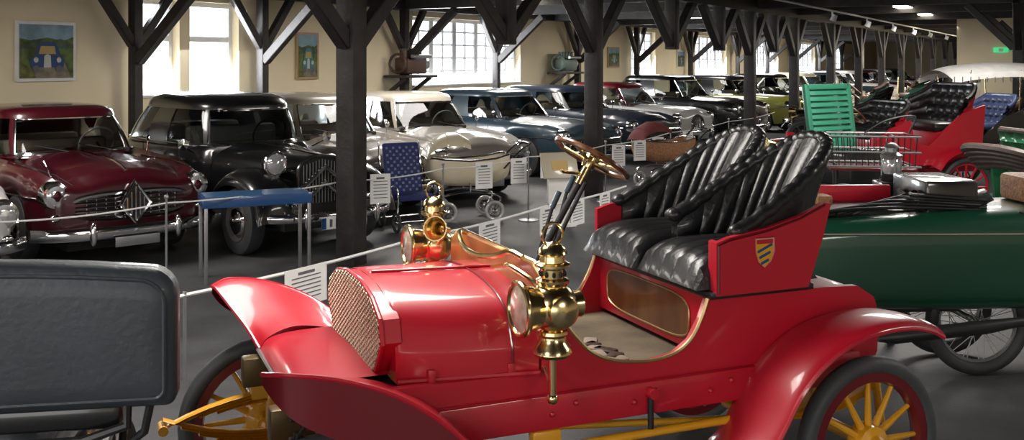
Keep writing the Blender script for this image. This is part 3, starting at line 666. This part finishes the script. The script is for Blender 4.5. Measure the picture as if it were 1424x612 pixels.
for k in range(5):
    b.tube(crv([(-1.6+.1*k,-.2,1.0),(-1.2+.1*k,-.25+.05*k,1.04+.015*k),(-.8,-.22,1.04+.02*k),(-.35,-.2,1.02+.015*k)],5),.010,DARKM,6)
b.add(p_grid(cgrid([[V((-.75+.11*i,-.22+.13*j,1.07+.03*math.sin(i*1.7+j)+.04*(j%2))) for j in range(4)] for i in range(5)],4,4)),LEA)
b.box((.25,-.02,1.13),(.62,.42,.17),WICK,.03); b.box((.25,-.235,1.13),(.06,.01,.17),LEABR); b.box((.05,-.235,1.13),(.04,.01,.17),LEABR); b.tube([(.14,-.24,1.14),(.16,-.27,1.1),(.34,-.27,1.1),(.36,-.24,1.14)],.008,LEABR)
b.tube(crv([(-.2,-.3,1.02),(-.05,-.36,.97),(.15,-.36,.96),(.25,-.3,1.04)],5),.008,DARKM,6)
b.done()
b=B('carriage_lantern',T(2.63,6.98,1.12))
b.add(p_lathe([(.001,0),(.07,0),(.08,.02),(.06,.04),(.05,.05)],20),DARKM); b.add(p_lathe([(.05,.05),(.065,.08),(.065,.13),(.05,.16)],20),LENS)
for k in range(4): b.cyl((.068*math.cos(k*pi/2),.068*math.sin(k*pi/2),.04),(.068*math.cos(k*pi/2),.068*math.sin(k*pi/2),.17),.005,STEEL)
b.add(p_lathe([(.07,.16),(.075,.18),(.04,.2),(.04,.23),(.055,.235),(.03,.26),(.001,.265)],20),STEEL); b.add(p_torus(.035,.004,16,6),STEEL,T(0,0,.28)@R('X',90)); b.box((0,0,-.05),(.2,.2,.1),BLACKP,.01)
b.cyl((0,0,-.5),(0,0,-.1),.02,DARKM); b.cyl((0,0,-1.12),(0,0,-.5),.03,DARKM)
b.done()
# ---------------------------------------------------------------- generic antique open tourers
def tufted(b,cx,cy,z0,w,h,m,rec=.12,wrap=.3):
    rows=[];nu=56;nv=24;top=[]
    for i in range(nu+1):
        u=-1+2*i/nu; row=[]
        x0=cx+wrap*abs(u)**5; zt=h*(1-.35*max(0,(abs(u)-.7)/.3))
        for j in range(nv+1):
            v=j/nv; tf=abs(math.sin(u*7*pi/2+(.5*pi if int(v*4)%2 else 0)))*abs(math.sin(v*4*pi))
            row.append(V((x0-rec*v+.035*tf**.6,cy+u*w/2,z0+zt*v)))
        rows.append(row); top.append(row[-1]+V((-.03,0,0)))
    b.add(p_grid(rows),m); b.tube(top,.035,m,8)
    b.add(p_grid([[V((p.x-.07,p.y,p.z)) for p in r] for r in rows]),b.ms[0])
def antique(name,loc,hd,body,seat,canopy=None,rear=True,folded=False,hoodz=.95,scr=True,wcol=None,sc=1):
    b=B(name,head(loc,hd)@S(sc,sc,sc)); wcol=wcol or body
    b.box((0,0,.6),(3.0,.7,.12),body,.02)
    for x in (1.15,-1.1):
        for s in (1,-1):
            M=T(x,s*.66,.38)@R('X',90); b.add(p_torus(.34,.04,32,8),RUBG,M); b.add(p_torus(.295,.015,32,6),wcol,M)
            for k in range(12): b.add(p_tube([(0,0,0),(.3*math.cos(k*pi/6),.3*math.sin(k*pi/6),0)],.014,6),wcol,M)
            b.add(p_lathe([(.001,-.08),(.05,-.07),(.06,0),(.05,.07),(.001,.08)],14),BRASS,M)
            pr=[(x+.45,.62),(x+.3,.78),(x,.86),(x-.3,.78),(x-.48,.55)]
            b.add(p_grid(cgrid([[V((a,s*.55,z)),V((a,s*.68,z+.02)),V((a,s*.8,z-.01))] for a,z in pr],4,3)),body)
        b.cyl((x,-.66,.38),(x,.66,.38),.025,DARKM)
    b.box((0,.68,.42),(1.5,.22,.03),DARKM); b.box((0,-.68,.42),(1.5,.22,.03),DARKM)
    rows=[]
    for x,w,zt in ((.65,.4,hoodz+.04),(1.0,.36,hoodz+.02),(1.4,.32,hoodz)):
        half=[V((x,w*a,.66+(zt-.66)*c)) for a,c in [(1,0),(1,.6),(.9,.85),(.55,.97),(0,1)]]; rows.append(half+[V((v.x,-v.y,v.z)) for v in half[-2::-1]])
    b.add(p_grid(cgrid(rows,3,3),cap0=True,cap1=True),body)
    b.box((1.42,0,.8),(.07,.56,.34),BRASS,.03); b.box((1.46,0,.8),(.01,.46,.26),DARKM)
    sd=[(.68,.66),(.68,1.02),(.5,.98),(.4,.82),(.2,.8),(.08,.95),(-.1,1.12),(-.38,1.22),(-.42,.95),(-.62,.9),(-.8,1.05),(-1.1,1.3),(-1.42,1.4),(-1.35,.66)]
    for s in (1,-1): b.add(p_prism(sd,s*.56,s*.60),body)
    b.box((-.3,0,.7),(1.9,1.1,.08),DKINT); b.box((-.12,0,.88),(.5,1.08,.3),body,.03); b.box((-.08,0,1.03),(.5,1.05,.12),seat,.05)
    tufted(b,-.36,0,1.02,1.16,.40 if rear else .5,seat)
    if rear:
        b.box((-1.05,0,.9),(.5,1.08,.34),body,.03); b.box((-1.0,0,1.12),(.5,1.05,.12),seat,.05); tufted(b,-1.3,0,1.12,1.18,.52,seat)
    b.cyl((.6,.3,.9),(.25,.3,1.3),.016,BRASS); b.add(p_torus(.19,.014,28,8),MAHOG,align((.25,.3,1.3),(-.5,0,.6)))
    for k in range(4): b.add(p_tube([(0,0,0),(.18*math.cos(k*pi/2),.18*math.sin(k*pi/2),0)],.008,6),BRASS,align((.25,.3,1.3),(-.5,0,.6)))
    for s in (1,-1):
        b.add(p_lathe([(.001,-.12),(.06,-.1),(.1,0),(.11,.02),(.001,.03)],18),BRASS,T(1.45,s*.42,.92)@R('Y',90)); b.cyl((1.42,s*.42,.6),(1.42,s*.42,.85),.014,BRASS)
    if scr:
        b.tube([(.62,-.5,1.0),(.6,-.5,1.5),(.6,.5,1.5),(.62,.5,1.0)],.014,BRASS,6); b.add(([V((.62,-.5,1.0)),V((.6,-.5,1.5)),V((.6,.5,1.5)),V((.62,.5,1.0))],[[0,1,2,3]]),GLASS)
    if canopy:
        rows=[[V((x,y,z-.16*(y/.75)**2)) for y in (-.75,-.5,-.25,0,.25,.5,.75)] for x,z in ((-1.6,1.9),(-1.0,2.04),(-.2,2.1),(.6,2.04),(.95,1.95))]
        g=cgrid(rows,4,2); b.add(p_grid(g),canopy); b.add(p_grid([[r[0] for r in g],[r[0]+V((0,0,-.1)) for r in g]]),canopy); b.add(p_grid([[r[-1] for r in g],[r[-1]+V((0,0,-.1)) for r in g]]),canopy)
        for x in (-1.4,-.3,.6):
            for s in (1,-1): b.cyl((x,s*.6,1.0),(x,s*.7,1.96),.012,BRASS)
        for s in (1,-1):
            for k in range(18): b.cyl((-1.55+.145*k,s*.752,1.84),(-1.55+.145*k,s*.752,1.74),.01,STEEL,4)
    if folded:
        for k in range(5): b.add(p_tube(crv([V((-1.2,-.66,1.15)),V((-1.55-.05*k,-.6,1.2+.05*k)),V((-1.62-.05*k,0,1.26+.05*k)),V((-1.55-.05*k,.6,1.2+.05*k)),V((-1.2,.66,1.15))],5),.05,8),LEABR)
    return b.done()
antique('red_open_tourer',(4.42,12.9),192,RED,LEA,wcol=RED,scr=False,sc=1.0)
antique('blue_seat_tourer',(6.3,15.3),188,BLACKP,LEAB,scr=False,sc=.87)
antique('canopy_tourer',(8.1,17.2),180,BLACKP,LEABR,canopy=CANV,sc=.92,scr=False)
antique('green_open_tourer',(5.75,9.35),12,GREENM,LEABR,folded=True,scr=False,rear=True,sc=.80)
antique('black_open_tourer',(7.2,20.5),160,BLACKP,LEA)
antique('dark_green_tourer',(8.6,24.5),160,GREENP,LEABR)
antique('cream_tourer',(11.2,27.5),160,CREAM,LEABR)
# green louvred body panel cart
b=B('green_louvred_delivery_cart',head((3.45,10.8,0),125))
b.box((0,0,.62),(1.3,.8,.12),BLACKP,.02); b.box((0,0,.85),(1.0,.75,.35),BLACKP,.03)
P=T(.0,0,1.02)@R('Y',8)
b.add(p_box((.05,.72,.06),.01),GREENL,P@T(0,0,.03)); b.add(p_box((.05,.72,.06),.01),GREENL,P@T(0,0,.66))
for s in (-1,1): b.add(p_box((.05,.07,.70),.01),GREENL,P@T(0,s*.35,.34))
for k in range(9): b.add(p_box((.015,.64,.075),.003),GREENL,P@T(0,0,.09+k*.064)@R('Y',28))
b.cyl((-.5,-.45,.36),(-.5,.45,.36),.02,DARKM); b.cyl((.5,-.45,.36),(.5,.45,.36),.02,DARKM)
for x in (-.5,.5):
    for s in (-1,1):
        M=T(x,s*.46,.36)@R('X',90); b.add(p_torus(.33,.03,30,8),RUBG,M)
        for k in range(10): b.add(p_tube([(0,0,0),(.31*math.cos(k*pi/5),.31*math.sin(k*pi/5),0)],.012,6),GREENP,M)
b.done()
b=B('wire_basket_carrier',head((3.3,9.3,0),170))
for z in (1.0,1.13,1.27): b.tube([(-.35,-.25,z),(.35,-.25,z),(.4,.25,z),(-.4,.25,z)],.01,STEEL,6,closed=True)
for k in range(15):
    x=-.35+.05*k; b.cyl((x,-.25,1.0),(x*1.05,-.25,1.27),.005,DARKM,5); b.cyl((x,.25,1.0),(x*1.05,.25,1.27),.005,DARKM,5); b.cyl((x,-.25,1.0),(x,.25,1.0),.004,DARKM,5)
b.tube(crv([(-.4,-.25,1.27),(-.45,-.25,1.43),(-.2,-.25,1.39),(0,-.25,1.27)],5),.01,DARKM,6); b.box((0,0,.97),(.75,.5,.02),REDD)
for s in (-1,1):
    M=T(s*.3,0,.3)@R('X',90); b.add(p_torus(.28,.02,28,6),RUB,M)
    for k in range(12): b.add(p_tube([(0,0,0),(.27*math.cos(k*pi/6),.27*math.sin(k*pi/6),0)],.004,4),STEEL,M)
    b.cyl((s*.3,-.08,.3),(s*.3,-.08,1.0),.015,DARKM); b.cyl((s*.3,.08,.3),(s*.3,.08,1.0),.015,DARKM)
b.done()
# ---------------------------------------------------------------- prams and stroller
def pram(name,loc,hd,body,hoodm,sc=1):
    b=B(name,head(loc,hd)@S(sc,sc,sc))
    rows=[]
    for x,w,zb,zt in [(-.5,.1,.62,.72),(-.46,.18,.5,.74),(-.3,.21,.42,.72),(0,.22,.4,.70),(.3,.21,.42,.72),(.46,.18,.5,.76),(.5,.1,.62,.76)]:
        half=[V((x,w*a,zb+(zt-zb)*c)) for a,c in [(0,0),(.7,.02),(1,.3),(1.03,.7),(1,1)]]; rows.append([V((v.x,-v.y,v.z)) for v in half[:0:-1]]+half)
    b.add(p_grid(cgrid(rows,4,3)),body); b.box((0,0,.66),(.85,.36,.03),PAPER,.01)
    for s in (-1,1): b.tube([V((r[0] if s<0 else r[-1])) for r in rows],.012,CHROME,6)
    hr=[]
    for k in range(8):
        an=math.radians(10+k*17); r=.32
        hr.append([V((-.2-(r*math.cos(an)),.23*math.cos(p)*(1),.70+(r*math.sin(an))*(.55+.45*abs(math.sin(p))))) for p in [pi*j/10 for j in range(11)]])
    b.add(p_grid(cgrid(hr,2,1)),hoodm)
    for h in hr[::2]: b.tube(h,.008,hoodm,5)
    for x in (-.28,.28):
        for s in (-1,1):
            M=T(x,s*.24,.12)@R('X',90); b.add(p_torus(.10,.018,24,8),WHITEP,M); b.add(p_torus(.075,.008,20,6),CHROME,M); b.add(p_lathe([(.001,-.03),(.03,-.02),(.03,.02),(.001,.03)],12),CHROME,M)
            for k in range(8): b.add(p_tube([(0,0,0),(.08*math.cos(k*pi/4),.08*math.sin(k*pi/4),0)],.004,4),CHROME,M)
        b.cyl((x,-.24,.12),(x,.24,.12),.01,CHROME)
    for s in (-1,1): b.tube(crv([(-.28,s*.2,.12),(-.35,s*.2,.28),(0,s*.2,.34),(.35,s*.2,.28),(.28,s*.2,.12)],5),.012,CHROME,6); b.cyl((0,s*.2,.34),(0,s*.2,.45),.012,CHROME)
    b.tube(crv([(.4,-.2,.6),(.6,-.2,.8),(.72,-.2,.88),(.74,0,.89),(.72,.2,.88),(.6,.2,.8),(.4,.2,.6)],5),.012,CHROME,6)
    b.done()
PRAMC=paint('pram_cream_enamel',(.66,.58,.42))
pram('cream_baby_pram',(-.56,12.45,0),15,PRAMC,PRAMC,1.05)
pram('maroon_baby_pram',(2.35,15.6,0),25,WICK,REDC,1.0)
b=B('checked_stroller_seat',head((-1.2,11.75,0),-60))
b.box((0,0,.38),(.42,.44,.08),BLUE,.03); 
M=T(-.2,0,.68)@R('Y',-14); b.add(p_box((.07,.46,.62),.03),BLUE,M)
for i in range(10):
    for j in range(13):
        if (i+j)%2==0: b.add(p_box((.004,.026,.026)),CHK,M@T(.036,-.19+i*.042,-.26+j*.042))
for s in (-1,1):
    b.tube(crv([(-.3,s*.26,1.0),(-.25,s*.26,.7),(-.1,s*.26,.5),(.25,s*.26,.5),(.25,s*.26,.15)],4),.012,CHROME,6)
    for x in (-.2,.25): b.add(p_torus(.1,.018,20,6),RUBG,T(x,s*.27,.118)@R('X',90))
    b.cyl((-.2,s*.25,.118),(-.2,s*.25,.36),.012,CHROME)
b.cyl((.25,-.27,.118),(.25,.27,.118),.01,CHROME); b.cyl((-.2,-.27,.118),(-.2,.27,.118),.01,CHROME)
b.done()
# ---------------------------------------------------------------- display stand
b=B('blue_display_stand',head((-2.33,9.12,0),24))
b.box((0,0,.71),(.95,.42,.09),SKYB,.004); b.box((0,-.0,.757),(.9,.38,.006),mat('display_panel_blue',(.03,.11,.26),.3),0)
for x in (-.45,.45):
    for y in (-.19,.19): b.box((x,y,.335),(.03,.03,.67),STEEL,.003)
b.done()
# ropes with labels
def sag(p,q_,s=.03,n=8): 
    p=V(p);q_=V(q_); return [p.lerp(q_,k/n)-V((0,0,s*4*(k/n)*(1-k/n))) for k in range(n+1)]
pr=[(-5.2,5.9),(-3.8,7.3),(-2.85,8.3),(-1.62,9.85),(-.75,10.95),(.2,12.3),(1.3,14.0),(2.6,16.5),(4.2,19.5),(6,23)]
for a,c in zip(pr,pr[1:]):
    b=B('barrier_rope_with_post'); b.tube(sag((*a,.78),(*c,.78)),.007,ROPE,6)
    b.cyl((*a,0),(*a,.82),.010,STEEL,8); b.add(p_lathe([(.13,0),(.12,.015),(.02,.025)],20),STEEL,T(*a,0)); b.add(p_ell(.02,.02,.02,8,6),STEEL,T(*a,.83))
    b.done()
def sheet(loc,deg,w=.21,h=.3,m=PAPER,name='information_sheet'):
    b=B(name,head(loc,deg)); b.box((0,0,0),(w,.006,h),m)
    for k in range(7): b.box((0,-.004,h*.36-k*h*.11),(w*(.7 if k else .4),.001,.008 if k else .02),INK)
    return b.done()
for x,y,z in [(-1.33,10.2,.66),(-.32,11.55,.64),(.08,12.05,.64),(.45,12.6,.64),(1.5,14.2,.62),(1.9,15.0,.62),(2.3,15.9,.6),(3,17.2,.6)]: sheet((x,y-.03,z),25)
pr=[(-3.2,4.2),(-2.0,6.15),(-.75,8.15),(.35,9.95),(1.3,11.5)]
for i,(a,c) in enumerate(zip(pr,pr[1:])):
    b=B('barrier_belt_with_post'); b.tube(sag((*a,.52),(*c,.52),.02),.012,ROPE,6)
    b.cyl((*a,0),(*a,.54),.012,STEEL,8); b.done()
for t,w in [(.45,.42),(1.05,.3),(1.5,.35),(2.0,.3),(2.35,.3),(2.7,.25)]:
    i=int(t)+1; f=t-int(t); 
    if i+1<len(pr):
        x=pr[i][0]+(pr[i+1][0]-pr[i][0])*f; y=pr[i][1]+(pr[i+1][1]-pr[i][1])*f; sheet((x,y-.02,.38),59,w,.27,name='information_board')
b=B('lectern_sign',head((.55,11.9,0),20))
b.box((0,0,.3),(.28,.05,.6),PAPER,.01); b.box((0,0,.01),(.36,.25,.02),PAPER,.005); b.add(p_box((.45,.02,.32),.004),CREAM,T(0,-.03,.72)@R('X',-25)); b.add(p_box((.2,.002,.12)),mat('poster_ochre',(.6,.42,.15),.7),T(0,-.045,.72)@R('X',-25))
b.done()
# ---------------------------------------------------------------- wall items
def picture(name,u0,u1,z0,z1,blue=True):
    b=B(name,HM); n=NW-.03; w=u1-u0;h=z1-z0
    seg(b,u0,u1,z0,z1,n-.02,n+.02,mat('frame_silver',(.75,.75,.74),.4) if blue else mat('frame_oak',(.40,.26,.12),.4))
    m=.045; f=n-.022; K=[0]
    def P(pts,mt):
        K[0]+=1; y=f-.0015*K[0]
        b.add(([V((u0+m+(w-2*m)*a,y,z0+m+(h-2*m)*c)) for a,c in pts],[list(range(len(pts)))]),mt)
    def E(cx,cy,r,mt): P([(cx+r*math.cos(k*pi/8)*h/w,cy+r*math.sin(k*pi/8)) for k in range(16)],mt)
    P([(0,0),(1,0),(1,1),(0,1)],mat('art_green',(.09,.13,.03),.7,0,0,.6,9))
    P([(0,.74),(.2,.70),(.5,.76),(.8,.7),(1,.78),(1,1),(0,1)],mat('art_sky',(.22,.34,.42),.7,0,0,.25,5))
    P([(0,.6),(.25,.72),(.5,.66),(.75,.74),(1,.64),(1,.56),(0,.54)],mat('art_hill',(.06,.09,.05),.7,0,0,.4,9))
    P([(.1,0),(.95,0),(.8,.35),(.7,.5),(.6,.5),(.3,.3)],mat('art_road',(.20,.17,.12),.7,0,0,.3,12))
    P([(0,0),(.3,0),(.2,.2),(0,.3)],mat('art_ground',(.12,.13,.03),.7,0,0,.5,12))
    c=mat('art_blue',(.015,.05,.17),.6) if blue else mat('art_teal',(.04,.20,.22),.6)
    P([(.2,.2),(.8,.2),(.83,.34),(.76,.42),(.68,.62),(.62,.68),(.40,.68),(.34,.62),(.27,.42),(.18,.34)],c)
    P([(.34,.45),(.66,.45),(.63,.6),(.38,.6)],mat('art_yellow',(.45,.32,.10),.6))
    P([(.43,.2),(.57,.2),(.56,.42),(.5,.45),(.44,.42)],mat('art_light',(.5,.5,.46),.6))
    for s in (.29,.71): E(s,.34,.05,mat('art_light',(.5,.5,.46),.6)); E(s,.17,.07,INK)
    b.done()
picture('painting_blue_car',8.87,9.83,1.66,2.52); 
picture('painting_green_car',14.67,15.3,1.6,2.5,False); picture('painting_small',29.2,30.1,1.75,2.4,False); picture('painting_small',35.5,36.3,1.7,2.35)
def wallengine(name,u,mt):
    b=B(name,HM); b.box((u,NW-.35,1.62),(1.2,.6,.06),TIMB,.01)
    for s in (-.45,.45): brace(b,(u+s,NW-.05,1.25),(u+s,NW-.55,1.6),.07)
    b.box((u,NW-.35,1.85),(.75,.36,.36),mt,.05)
    for k in range(4): b.add(p_lathe([(.08,0),(.08,.18),(.1,.19),(.1,.22),(.001,.22)],14),mt,T(u-.27+.18*k,NW-.35,2.0))
    b.add(p_torus(.2,.03,20,8),mt,T(u-.5,NW-.35,1.9)@R('Y',90)); b.add(p_lathe([(.001,-.05),(.12,-.05),(.12,.1),(.001,.1)],16),STEEL,T(u+.45,NW-.35,1.88)@R('Y',90))
    b.cyl((u-.35,NW-.62,2.05),(u+.35,NW-.62,2.05),.04,STEEL)
    b.done()
wallengine('engine_on_wall_shelf',18.0,mat('engine_rust',(.10,.06,.045),.5,.4)); wallengine('engine_on_wall_shelf',25.6,mat('engine_green',(.12,.16,.14),.5,.3))
b=B('exit_sign',HM); b.box((33.02,2.0,2.28),(.03,.4,.14),EXG,.004); b.box((33.0,2.0,2.28),(.005,.12,.09),WHITE); b.done()
# ---------------------------------------------------------------- camera
cd=bpy.data.cameras.new('camera'); cam=bpy.data.objects.new('camera',cd); scene.collection.objects.link(cam)
cam.location=(0,0,1.95); cam.rotation_euler=(pi/2,0,0); cd.sensor_width=36; cd.lens=35.39; cd.shift_y=-.1552; cd.clip_end=300
scene.camera=cam
scene.view_settings.view_transform='Standard'; scene.view_settings.exposure=.28
